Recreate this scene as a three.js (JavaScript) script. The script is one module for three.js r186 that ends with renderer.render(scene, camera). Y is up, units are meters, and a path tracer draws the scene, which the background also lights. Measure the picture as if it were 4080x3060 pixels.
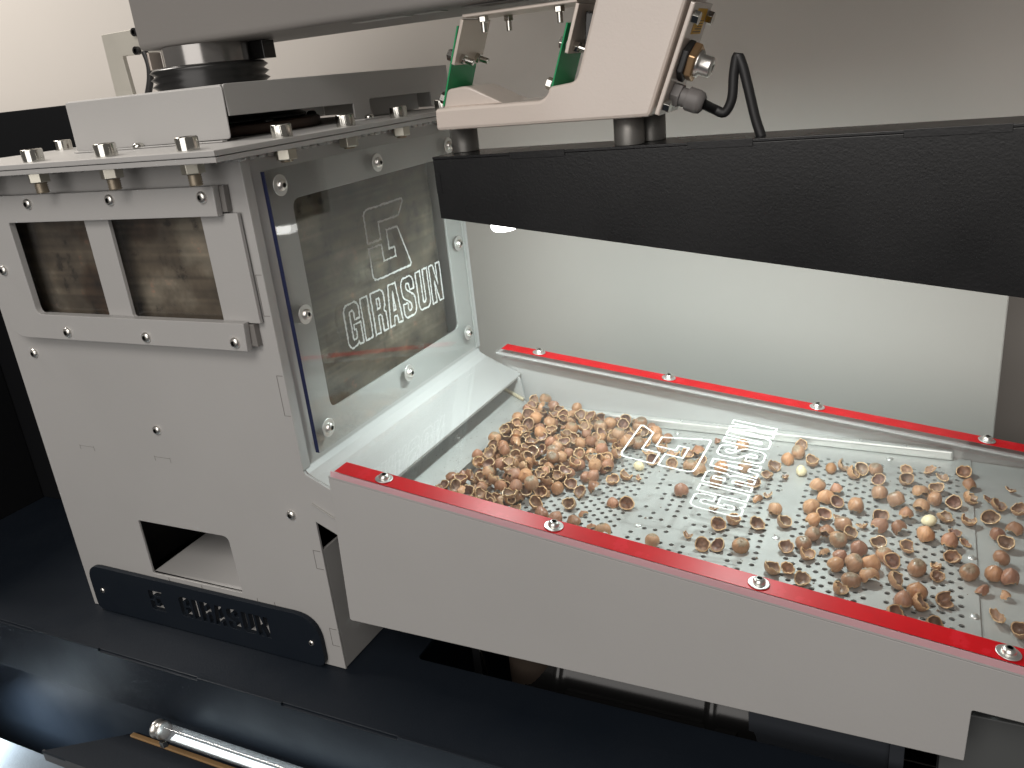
import * as THREE from 'three';
import { mergeGeometries } from 'three/addons/utils/BufferGeometryUtils.js';
import { RectAreaLightUniformsLib } from 'three/addons/lights/RectAreaLightUniformsLib.js';

RectAreaLightUniformsLib.init();
// ---------------------------------------------------------------- camera, light, exposure
const scene = new THREE.Scene();
const camera = new THREE.PerspectiveCamera(48.995, 4 / 3, 0.02, 30);
camera.position.set(0.5486, 0.599, 0.5819);
camera.quaternion.setFromRotationMatrix(new THREE.Matrix4().makeBasis(
  new THREE.Vector3(0.89913, -0.0985, -0.42645),
  new THREE.Vector3(-0.06685, 0.93201, -0.35621),
  new THREE.Vector3(0.43254, 0.34879, 0.83142)));
scene.background = new THREE.Color(0.12, 0.112, 0.104);
const renderer = new THREE.WebGLRenderer({ antialias: true });
renderer.toneMapping = THREE.LinearToneMapping;
renderer.toneMappingExposure = 1.0;
renderer.shadowMap.enabled = true;
renderer.setSize(1024, 768);

function areaLight(color, intensity, w, h, pos, target) {
  const l = new THREE.RectAreaLight(color, intensity, w, h);
  l.position.set(...pos); l.lookAt(...target); l.castShadow = true; scene.add(l); return l;
}
areaLight(new THREE.Color(1, 0.945, 0.89), 6.5, 1.4, 0.8, [0.4, 2.0, 1.6], [-0.1, 0.2, 0]);      // ceiling panel of the room
areaLight(new THREE.Color(1, 0.955, 0.915), 2.35, 2.4, 1.5, [0.2, 1.0, 2.5], [0.1, 0.3, 0]);           // bright hall behind the photographer
areaLight(new THREE.Color(1, 0.94, 0.87), 40, 0.9, 0.4, [-1.6, 1.9, 0.0], [-1.6, 0.7, -0.6]);     // lamp washing the wall at the left

// ---------------------------------------------------------------- helpers
let seed = 7;
const rnd = () => { seed = (seed * 1664525 + 1013904223) >>> 0; return seed / 4294967296; };
const rr = (a, b) => a + (b - a) * rnd();
const V = (x, y, z) => new THREE.Vector3(x, y, z);

function tileNoise(n, cells, s) {                     // periodic value noise, n x n in 0..1
  const lat = new Float32Array(cells * cells); let q = s >>> 0;
  for (let i = 0; i < lat.length; i++) { q = (q * 1664525 + 1013904223) >>> 0; lat[i] = q / 4294967296; }
  const out = new Float32Array(n * n);
  for (let y = 0; y < n; y++) for (let x = 0; x < n; x++) {
    const fx = x / n * cells, fy = y / n * cells, ix = Math.floor(fx), iy = Math.floor(fy);
    let tx = fx - ix, ty = fy - iy; tx = tx * tx * (3 - 2 * tx); ty = ty * ty * (3 - 2 * ty);
    const a = lat[(iy % cells) * cells + ix % cells], b = lat[(iy % cells) * cells + (ix + 1) % cells];
    const c = lat[((iy + 1) % cells) * cells + ix % cells], d = lat[((iy + 1) % cells) * cells + (ix + 1) % cells];
    out[y * n + x] = (a + (b - a) * tx) * (1 - ty) + (c + (d - c) * tx) * ty;
  }
  return out;
}
function fbm(n, c0, oct, s) {
  const out = new Float32Array(n * n); let amp = 1, tot = 0;
  for (let o = 0; o < oct; o++) { const t = tileNoise(n, c0 << o, s + o * 77); for (let i = 0; i < out.length; i++) out[i] += t[i] * amp; tot += amp; amp *= 0.55; }
  for (let i = 0; i < out.length; i++) out[i] /= tot; return out;
}
function tex(n, fn, metres, srgb) {
  const d = new Uint8Array(n * n * 4);
  for (let i = 0; i < n * n; i++) { const c = fn(i, i % n, Math.floor(i / n)); for (let k = 0; k < 3; k++) d[i * 4 + k] = Math.max(0, Math.min(255, c[k] * 255)); d[i * 4 + 3] = 255; }
  const t = new THREE.DataTexture(d, n, n); t.wrapS = t.wrapT = THREE.RepeatWrapping; t.magFilter = THREE.LinearFilter; t.minFilter = THREE.LinearMipmapLinearFilter; t.generateMipmaps = true;
  t.repeat.set(1 / metres, 1 / metres); if (srgb) t.colorSpace = THREE.SRGBColorSpace; t.needsUpdate = true; return t;
}
THREE.BufferGeometry.prototype.flat = function () { return this.index ? this.toNonIndexed() : this; };
const g3 = v => [v, v, v];
const nFine = fbm(512, 64, 3, 11), nMid = fbm(512, 12, 5, 23), nBig = fbm(512, 4, 6, 41);
const bumpPeel = tex(512, i => g3(nFine[i]), 0.11);
const roughPaint = tex(512, i => g3(0.42 + 0.22 * nMid[i]), 0.37);
const roughDark = tex(512, i => g3(0.38 + 0.3 * nBig[i]), 0.29);
const roughMetal = tex(512, (i, x, y) => g3(0.22 + 0.3 * nBig[i] + 0.1 * nFine[(y * 512 + (x >> 4)) % 262144]), 0.21);
const paintMap = tex(512, i => { const v = 0.955 + 0.07 * (nBig[i] - 0.5); return [v, v * 0.997, v * 0.992]; }, 0.53);

// worn steel of the sheller drum: brown film, rubbed streaks, dark stains, rust
const drumMap = tex(1024, (() => {
  const a = fbm(1024, 5, 7, 5), b = fbm(1024, 24, 4, 91), s = tileNoise(1024, 128, 17);
  return (i, x, y) => {
    const st = s[(y * 1024 + (x >> 5)) % 1048576], v = a[i];
    let r = 0.34 + 0.26 * (v - 0.5) + 0.10 * (st - 0.5) + 0.16 * (b[i] - 0.5);
    let g = r * 0.90, bl = r * 0.76;
    if (v > 0.60) { const k = Math.min(1, (v - 0.60) * 9); r += 0.09 * k; g += 0.10 * k; bl += 0.10 * k; }
    if (v < 0.43) { const k = Math.min(1, (0.43 - v) * 9); r -= 0.05 * k; g -= 0.075 * k; bl -= 0.085 * k; }
    const q = Math.max(0, b[i] + 0.35 * (nFine[i % 262144] - 0.5) - 0.74) * 6; r += 0.10 * Math.min(1, q); g += 0.01 * Math.min(1, q);
    const e = Math.min(1, Math.max(0, 0.3 - b[i] - 0.2 * (nFine[(i * 3) % 262144] - 0.5)) * 7); r *= 1 - 0.4 * e; g *= 1 - 0.42 * e; bl *= 1 - 0.42 * e;
    return [r, g, bl];
  };
})(), 0.42, true);
const wallMap = tex(512, i => { const v = 0.975 + 0.05 * (nBig[i] - 0.5) - (nMid[i] > 0.78 && nBig[i] > 0.55 ? 0.05 : 0); return [v, v, v]; }, 1.3);
const floorMap = tex(512, (i, x, y) => { const st = nFine[((y >> 2) * 512 + (x >> 6)) % 262144]; const v = 0.86 + 0.22 * (nBig[i] - 0.5) + 0.08 * (st - 0.5) - (nMid[i] > 0.72 ? 0.05 : 0); return [v, v * 0.995, v * 0.98]; }, 0.31);
const greaseMap = tex(512, i => { const v = 0.03 + 0.2 * Math.max(0, nBig[i] - 0.5) + 0.12 * Math.max(0, nMid[i] - 0.6); return g3(v); }, 0.26);
const tapeMap = tex(256, (() => { const a = fbm(256, 8, 4, 3); return i => { const v = 0.95 + 0.1 * (a[i] - 0.5), d = a[i] > 0.69 ? 0.07 : 0; return [0.8 * v + d * 0.3, 0.02 + d, 0.075 + d]; }; })(), 0.13, true);

const std = o => new THREE.MeshStandardMaterial(o);
const phys = o => new THREE.MeshPhysicalMaterial(o);
const rgb = (r, g, b) => new THREE.Color().setRGB(r, g, b);
const M = {
  grey: std({ color: rgb(0.455, 0.45, 0.442), map: paintMap, roughness: 0.75, roughnessMap: roughPaint, bumpMap: bumpPeel, bumpScale: 0.00006 }),
  greyGloss: phys({ color: rgb(0.455, 0.45, 0.442), map: paintMap, roughness: 0.5, clearcoat: 0.22, clearcoatRoughness: 0.3, bumpMap: bumpPeel, bumpScale: 0.00008 }),
  greyDark: std({ color: rgb(0.2, 0.19, 0.18), roughness: 0.5, bumpMap: bumpPeel, bumpScale: 0.00008 }),
  black: phys({ color: rgb(0.0115, 0.012, 0.013), specularIntensity: 0.7, roughness: 0.55, roughnessMap: roughDark, bumpMap: bumpPeel, bumpScale: 0.00007 }),
  matt: phys({ color: rgb(0.005, 0.0055, 0.0065), roughness: 0.8, specularIntensity: 0.25 }),
  bracketGrey: std({ color: rgb(0.04, 0.046, 0.056), roughness: 0.55 }),
  navy: phys({ color: rgb(0.0085, 0.0125, 0.019), roughness: 1, roughnessMap: roughDark, specularIntensity: 0.45, bumpMap: bumpPeel, bumpScale: 0.00008 }),
  blackGloss: std({ color: rgb(0.012, 0.012, 0.012), roughness: 0.22 }),
  rubber: std({ color: rgb(0.02, 0.02, 0.021), roughness: 0.45 }),
  chrome: std({ color: rgb(0.82, 0.8, 0.76), metalness: 0.95, roughness: 0.3 }),
  zinc: std({ color: rgb(0.62, 0.61, 0.57), metalness: 1, roughness: 0.3, roughnessMap: roughMetal }),
  zincMatte: std({ color: rgb(0.68, 0.68, 0.66), metalness: 0.85, roughness: 0.42 }),
  rustThread: std({ color: rgb(0.34, 0.29, 0.22), metalness: 0.8, roughness: 0.45 }),
  nut: std({ color: rgb(0.55, 0.53, 0.46), metalness: 0.9, roughness: 0.34 }),
  brass: std({ color: rgb(0.55, 0.36, 0.2), metalness: 0.9, roughness: 0.35 }),
  alu: std({ color: rgb(0.62, 0.6, 0.54), metalness: 0.3, roughness: 0.5, map: floorMap }),
  steelBright: std({ color: rgb(0.62, 0.55, 0.49), metalness: 0.45, roughness: 0.4 }),
  drum: std({ color: rgb(1, 1, 1), map: drumMap, roughness: 0.6, metalness: 0.1 }),
  cream: phys({ color: rgb(0.66, 0.585, 0.53), map: paintMap, roughness: 0.4, clearcoat: 0.7, clearcoatRoughness: 0.12, bumpMap: bumpPeel, bumpScale: 0.0001 }),
  green: std({ color: rgb(0.006, 0.3, 0.105), roughness: 0.4 }),
  yellow: std({ color: rgb(0.72, 0.4, 0.01), roughness: 0.5 }),
  ink: std({ color: rgb(0.05, 0.03, 0.01), roughness: 0.6 }),
  pillar: std({ color: rgb(0.17, 0.165, 0.155), metalness: 0.55, roughness: 0.42 }),
  gland: std({ color: rgb(0.17, 0.16, 0.155), roughness: 0.5 }),
  glass: phys({ color: rgb(1, 1, 1), roughness: 0.0, transmission: 1, thickness: 0, ior: 1.42 }),
  glassWorn: phys({ color: rgb(0.95, 0.955, 0.95), roughness: 1, roughnessMap: greaseMap, transmission: 1, thickness: 0, ior: 1.49 }),
  glassEdge: phys({ color: rgb(0.93, 0.66, 0.7), roughness: 0.55, transmission: 0.55, thickness: 0, ior: 1.49 }),
  engraveWorn: phys({ color: rgb(0.72, 0.72, 0.7), roughness: 0.9, transmission: 0.5, thickness: 0 }),
  engrave: phys({ color: rgb(0.93, 0.94, 0.92), roughness: 0.8, transmission: 0.3, thickness: 0 }),
  tape: std({ color: rgb(1, 1, 1), map: tapeMap, roughness: 0.42 }),
  film: std({ color: rgb(0.02, 0.025, 0.07), roughness: 0.2 }),
  sieve: std({ color: rgb(0.53, 0.53, 0.515), map: floorMap, metalness: 0.3, roughness: 0.95, roughnessMap: roughMetal }),
  sieveStrip: std({ color: rgb(0.85, 0.85, 0.83), map: floorMap, metalness: 0.6, roughness: 0.75, roughnessMap: roughMetal }),
  wall: std({ color: rgb(0.53, 0.5, 0.465), map: wallMap, roughness: 0.85 }),
  strawTape: std({ color: rgb(0.33, 0.2, 0.09), roughness: 0.6 }),
  caulk: std({ color: rgb(0.5, 0.43, 0.3), roughness: 0.9 }),
  tube: phys({ color: rgb(0.93, 0.97, 1), roughness: 0.06, transmission: 0.9, thickness: 0, ior: 1.45 }),
  crumb: std({ color: rgb(0.14, 0.085, 0.05), roughness: 0.9 }),
};

function boxUV(g) {                                                   // uv in metres, by the axis each face looks along
  if (g.index) g = g.flat();
  const p = g.attributes.position, uv = new Float32Array(p.count * 2), a = V(), b = V(), c = V(), n = V();
  for (let i = 0; i < p.count; i += 3) {
    a.fromBufferAttribute(p, i); b.fromBufferAttribute(p, i + 1); c.fromBufferAttribute(p, i + 2);
    n.copy(b).sub(a).cross(c.clone().sub(a)); const x = Math.abs(n.x), y = Math.abs(n.y), z = Math.abs(n.z);
    [a, b, c].forEach((q, k) => { const j = (i + k) * 2; if (x >= y && x >= z) { uv[j] = q.z; uv[j + 1] = q.y; } else if (y >= z) { uv[j] = q.x; uv[j + 1] = q.z; } else { uv[j] = q.x; uv[j + 1] = q.y; } });
  }
  g.setAttribute('uv', new THREE.BufferAttribute(uv, 2)); return g;
}
const taken = {};
const numbered = n => { const k = taken[n] = (taken[n] ?? -1) + 1; return k ? n + '_' + String(k).padStart(3, '0') : n; };
function thing(name, label, category, base = [0, 0, 0], group) {
  const o = new THREE.Group(); o.name = numbered(name); o.position.set(...base); o.userData = { label, category, base };
  if (group) o.userData.group = group; delete o.userData.base; o.base = base; scene.add(o); return o;
}
function part(name, geo, mat, parent, label) {                        // geo in world coordinates; kept relative to the thing's base
  if (Array.isArray(geo)) geo = mergeGeometries(geo.map(g => { g = g.index ? g.flat() : g; for (const k of Object.keys(g.attributes)) if (!['position', 'normal', 'uv', 'color'].includes(k)) g.deleteAttribute(k); return g; }));
  if (!geo.attributes.color) geo = boxUV(geo);
  let b = parent.base; if (b) geo.translate(-b[0], -b[1], -b[2]);
  const m = new THREE.Mesh(geo, mat); m.name = name; m.castShadow = m.receiveShadow = true; m.base = b; if (label) m.userData.label = label; parent.add(m); return m;
}
function copyAt(name, geo, mat, parent, pos, axis, spin = 0) {         // a shared geometry whose own +y is turned to axis
  const m = new THREE.Mesh(geo, mat); m.name = name; m.castShadow = m.receiveShadow = true; const b = parent.base || [0, 0, 0];
  const q = new THREE.Quaternion().setFromUnitVectors(V(0, 1, 0), V(...axis).normalize());
  if (spin) q.multiply(new THREE.Quaternion().setFromAxisAngle(V(0, 1, 0), spin));
  m.quaternion.copy(q); m.position.set(pos[0] - b[0], pos[1] - b[1], pos[2] - b[2]); parent.add(m); return m;
}
function single(name, geo, mat, label, category, base, group) {
  const o = new THREE.Mesh(); const g = Array.isArray(geo) ? mergeGeometries(geo.map(q => { q = q.index ? q.flat() : q; return q; })) : geo;
  o.geometry = boxUV(g); o.geometry.translate(-base[0], -base[1], -base[2]); o.position.set(...base); o.material = mat; o.name = numbered(name); o.castShadow = o.receiveShadow = true;
  o.userData = { label, category }; if (group) o.userData.group = group; scene.add(o); return o;
}
function structure(name, geo, mat) { const m = new THREE.Mesh(boxUV(geo), mat); m.name = numbered(name); m.userData.kind = 'structure'; m.castShadow = m.receiveShadow = true; scene.add(m); return m; }
// rounded polygon: [x, y, radius]
function path(pts, P = new THREE.Shape()) {
  const n = pts.length;
  for (let i = 0; i < n; i++) {
    const [x, y, r = 0] = pts[i], a = pts[(i + n - 1) % n], b = pts[(i + 1) % n];
    if (!r) { i ? P.lineTo(x, y) : P.moveTo(x, y); continue; }
    const u = [a[0] - x, a[1] - y], v = [b[0] - x, b[1] - y], lu = Math.hypot(...u), lv = Math.hypot(...v), k = Math.min(r, lu / 2, lv / 2);
    const s = [x + u[0] / lu * k, y + u[1] / lu * k], e = [x + v[0] / lv * k, y + v[1] / lv * k];
    i ? P.lineTo(...s) : P.moveTo(...s); P.quadraticCurveTo(x, y, ...e);
  }
  P.closePath(); return P;
}
const rect = (x0, y0, x1, y1, r = 0) => [[x0, y0, r], [x1, y0, r], [x1, y1, r], [x0, y1, r]];
function slab(pts, z0, z1, holes = [], bevel = 0.0006, seg = 6) {      // outline in x,y; thickness z0..z1
  const s = path(pts); for (const h of holes) s.holes.push(path(h, new THREE.Path()));
  const t = z1 - z0, b = Math.min(bevel, t / 2.2);
  const g = new THREE.ExtrudeGeometry(s, { depth: t - 2 * b, bevelEnabled: b > 0, bevelThickness: b, bevelSize: b, bevelOffset: -b, bevelSegments: 2, curveSegments: seg });
  g.translate(0, 0, z0 + b); return g;
}
const TOSIDE = new THREE.Matrix4().makeBasis(V(0, 0, -1), V(0, 1, 0), V(1, 0, 0));
const TOTOP = new THREE.Matrix4().makeBasis(V(1, 0, 0), V(0, 0, -1), V(0, 1, 0));
const sideSlab = (pts, x0, x1, holes, bevel, seg) => slab(pts, x0, x1, holes, bevel, seg).applyMatrix4(TOSIDE);   // outline in (-z, y)
const topSlab = (pts, y0, y1, holes, bevel, seg) => slab(pts, y0, y1, holes, bevel, seg).applyMatrix4(TOTOP);     // outline in (x, -z)
const box = (x0, y0, z0, x1, y1, z1, bevel = 0.0006) => slab(rect(x0, y0, x1, y1), z0, z1, [], bevel);
const cyl = (r0, r1, h, seg = 32, open = false) => new THREE.CylinderGeometry(r1, r0, h, seg, 1, open);
const lathe = (pts, seg = 32) => new THREE.LatheGeometry(pts.map(p => new THREE.Vector2(p[0], p[1])), seg);
function ribbon(poly, closed, w, h, jitter, to) {                      // a raised line of width w along a polyline, as short bevel-free bars
  const gs = [], n = poly.length, P = [];
  for (let i = 0; i < (closed ? n : n - 1); i++) {
    const a = poly[i], b = poly[(i + 1) % n], L = Math.hypot(b[0] - a[0], b[1] - a[1]), k = jitter ? Math.max(1, Math.round(L / 0.0016)) : 1;
    for (let j = 0; j < k; j++) P.push([a[0] + (b[0] - a[0]) * j / k, a[1] + (b[1] - a[1]) * j / k]);
  }
  if (!closed) P.push(poly[n - 1]);
  const m = P.length, pos = [], idx = [];
  for (let i = 0; i < m; i++) {
    const p = P[i], a = P[closed ? (i + m - 1) % m : Math.max(0, i - 1)], b = P[closed ? (i + 1) % m : Math.min(m - 1, i + 1)];
    let t1 = [p[0] - a[0], p[1] - a[1]], t2 = [b[0] - p[0], b[1] - p[1]];
    const l1 = Math.hypot(...t1) || 1, l2 = Math.hypot(...t2) || 1; let nx = -(t1[1] / l1 + t2[1] / l2), ny = t1[0] / l1 + t2[0] / l2; const ln = Math.hypot(nx, ny) || 1; nx /= ln; ny /= ln;
    const c = Math.max(0.55, Math.abs((t1[0] * t2[0] + t1[1] * t2[1]) / (l1 * l2) * 0.5 + 0.5) ** 0.5);
    const wl = w / 2 / c * (1 + jitter * rr(-0.75, 0.75)), wr = w / 2 / c * (1 + jitter * rr(-0.75, 0.75));
    pos.push(p[0] + nx * wl, p[1] + ny * wl, 0, p[0] - nx * wr, p[1] - ny * wr, 0, p[0] + nx * wl * 0.8, p[1] + ny * wl * 0.8, h, p[0] - nx * wr * 0.8, p[1] - ny * wr * 0.8, h);
  }
  for (let i = 0; i < (closed ? m : m - 1); i++) {
    const a = i * 4, b = ((i + 1) % m) * 4;
    for (const [p, q] of [[0, 2], [2, 3], [3, 1]]) idx.push(a + p, b + p, a + q, a + q, b + p, b + q);
  }
  let g = new THREE.BufferGeometry(); g.setAttribute('position', new THREE.Float32BufferAttribute(pos, 3)); g.setIndex(idx); g = g.flat(); g.computeVertexNormals();
  g.setAttribute('uv', new THREE.Float32BufferAttribute(new Float32Array(g.attributes.position.count * 2), 2)); return g.applyMatrix4(to);
}
// fasteners (own axis +y, seat at y = 0)
const socketWall = (r, d, y) => { const g = cyl(r, r, d, 6, true).flat(); g.scale(-1, 1, 1); g.translate(0, y - d / 2, 0); const b = new THREE.CircleGeometry(r, 6).flat(); b.rotateX(-Math.PI / 2); b.rotateY(Math.PI / 6); b.translate(0, y - d, 0); return [g, b]; };
function buttonScrew(R, h) {
  const s = R * 0.42, pr = []; for (let i = 0; i <= 8; i++) { const a = i / 8 * Math.PI / 2; pr.push([s + (R - s) * Math.cos(a), h * 0.12 + h * 0.88 * Math.sin(a)]); }
  return mergeGeometries([lathe([[R, 0], ...pr], 28).flat(), ...socketWall(s * 1.04, h * 0.6, h)]);
}
const washerGeo = (R, r, t) => lathe([[r, 0], [R - t * 0.4, 0], [R, t * 0.4], [R, t * 0.7], [R - t * 0.4, t], [r, t]], 36);
function capHead(R, h, knurl) {
  const s = R * 0.5, prof = [[R, 0], [R, h * 0.9], [R * 0.93, h], [s, h]], n = knurl ? 96 : 40;
  const g = lathe(knurl ? [[R * 0.93, -0.0006], [R, h * 0.06], [R, h * 0.9], [R * 0.93, h], [s, h]] : prof, n);
  if (knurl) { const p = g.attributes.position; for (let i = 0; i < p.count; i++) { const x = p.getX(i), z = p.getZ(i), r = Math.hypot(x, z); if (r > R * 0.9) { const k = 1 - 0.035 * (0.5 + 0.5 * Math.cos(Math.atan2(z, x) * 48)); p.setX(i, x * k); p.setZ(i, z * k); } } g.computeVertexNormals(); }
  return mergeGeometries([g.flat(), ...socketWall(s * 1.03, h * 0.5, h)]);
}
function hexNut(f, h, hole) {                                          // f across flats
  const R = f / 2 / Math.cos(Math.PI / 6), pts = []; for (let i = 0; i < 6; i++) pts.push([R * Math.cos(i * Math.PI / 3), R * Math.sin(i * Math.PI / 3), f * 0.03]);
  const hp = []; if (hole) for (let i = 0; i < 20; i++) hp.push([hole * Math.cos(i * Math.PI / 10), hole * Math.sin(i * Math.PI / 10)]);
  const g = slab(pts, 0, h, hole ? [hp] : [], f * 0.045, 3); g.applyMatrix4(TOTOP); return g;
}
function thread(r, L, pitch) { const pr = [[0, 0]]; const n = Math.round(L / pitch); for (let i = 0; i < n; i++) { pr.push([r * 0.86, i * pitch + 0.0001], [r, (i + 0.5) * pitch]); } pr.push([r * 0.84, L], [0, L]); const g = lathe(pr, 24); return g; }

const SCATTER = "u431,356 d431,334 d422,316 u411,295 f425,278 k440,294 u448,319 n469,309 u482,318 u494,301 u500,312 d514,316 u518,294 u544,325 u545,301 f565,332 f578,319 u599,336 d604,311 d461,258 d471,240 d480,261 u484,232 d501,228 d460,214 d521,260 d537,251 d559,277 u573,289 d572,265 u589,262 u606,279 u630,273 f621,283 d560,244 d547,225 k567,221 u582,234 u602,234 u620,242 u474,201 f488,205 d465,187 d493,186 u501,174 d468,161 d480,167 d491,158 f509,198 u525,214 d525,195 d542,200 d565,193 f589,206 u526,164 d510,149 u551,166 d585,185 f599,191 d427,199 u417,165 u440,177 u448,133 d462,142 u468,127 f482,141 d495,132 d493,115 d508,121 d522,125 d532,146 u539,135 d559,132 u576,126 u587,160 f575,145 d626,172 u631,198 d625,216 u442,94 u455,97 u469,85 d508,97 d522,106 u501,82 u545,106 d560,94 d600,138 d619,144 f610,122 f627,120 d550,76 u564,79 u582,90 f643,313 d640,232 d631,142 u646,265 u574,52 f618,81 u634,66 u546,58 d264,168 u281,164 d327,211 u260,228 u203,330 u224,342 d235,355 d260,345 d267,329 d278,335 u228,299 d231,276 d226,259 d233,241 u248,214 k266,254 f274,230 u278,271 u280,305 f294,298 u301,269 u311,300 d323,306 d322,270 u331,286 d334,263 d356,275 d367,339 f338,349 d380,287 d358,240 f382,250 u396,249 f414,231 f403,223 u381,153 f356,128 d327,103 u374,111 u387,115 d408,122 f367,189 u392,168 u407,272 f238,308 u256,313 f238,327 f265,292 d198,174 u208,189 d226,211 d236,189 u224,174 u223,146 f242,139 d204,116 d221,112 d240,116 f258,116 d275,107 f177,200 u190,135 d163,143 u183,160";
setLogo();

// ---------------------------------------------------------------- the setting: wall behind the machine, ground below it
structure('wall', box(-3, -1.2, -0.66, 0.645, 2.2, -0.6, 0.002), M.wall);
structure('wall_recess', box(0.645, -1.2, -0.95, 3, 2.2, -0.9, 0), M.wall);
structure('floor', box(-3, -0.62, -1.26, 3, -0.6, 3, 0), M.navy);

// ---------------------------------------------------------------- machine base
{
  const t = thing('machine_base', 'dark navy powder coated sheet metal base table carrying the grey housing', 'machine base', [0, -0.075, 0]);
  part('top_plate', topSlab([[-1.3, -0.066], [1.3, -0.066], [1.3, 0.58], [-1.3, 0.58]], -0.004, 0, [rect(0.07, 0.042, 1.0, 0.36, 0.008)], 0.0008), M.navy, t);
  // front skirt with interlocking tabs along its upper edge
  const up = [[-1.3, -0.0755], [1.3, -0.0755], [1.3, -0.0015]];
  for (const x of [0.75, 0.42, 0.175, -0.09, -0.37, -0.65]) up.push([x + 0.06, -0.0015], [x + 0.06, 0.0022], [x - 0.06, 0.0022], [x - 0.06, -0.0015]);
  up.push([-1.3, -0.0015]);
  part('front_skirt', slab(up, 0.0662, 0.0692, [], 0.0005), M.navy, t);
  part('inner_skirt', box(-1.3, -0.5, 0.018, 1.3, -0.006, 0.021), M.navy, t);
  part('lower_shelf', box(-1.2, -0.204, 0.085, 1.2, -0.2, 0.34), std({ color: rgb(0.12, 0.135, 0.15), roughness: 0.32, bumpMap: bumpPeel, bumpScale: 0.0002 }), t);
  part('well_rear_wall', box(0.05, -0.3, -0.39, 1.05, -0.006, -0.386), M.navy, t);
  part('well_end_wall', box(0.06, -0.3, -0.38, 0.064, -0.006, -0.03), M.navy, t);
  part('well_floor', box(0.05, -0.304, -0.384, 1.05, -0.3, 0.016), M.navy, t);
}
{
  const t = thing('cabinet', 'tall black cabinet behind and left of the grey housing', 'cabinet', [-0.6, 0.0005, -0.2]);
  part('rear_panel', box(-1.3, 0.0005, -0.22, -0.445, 0.6118, -0.2, 0.001), M.matt, t);
  part('side_panel', box(-0.79, 0.0005, -0.199, -0.77, 0.6118, 0.06, 0.001), M.matt, t);
}

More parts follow.
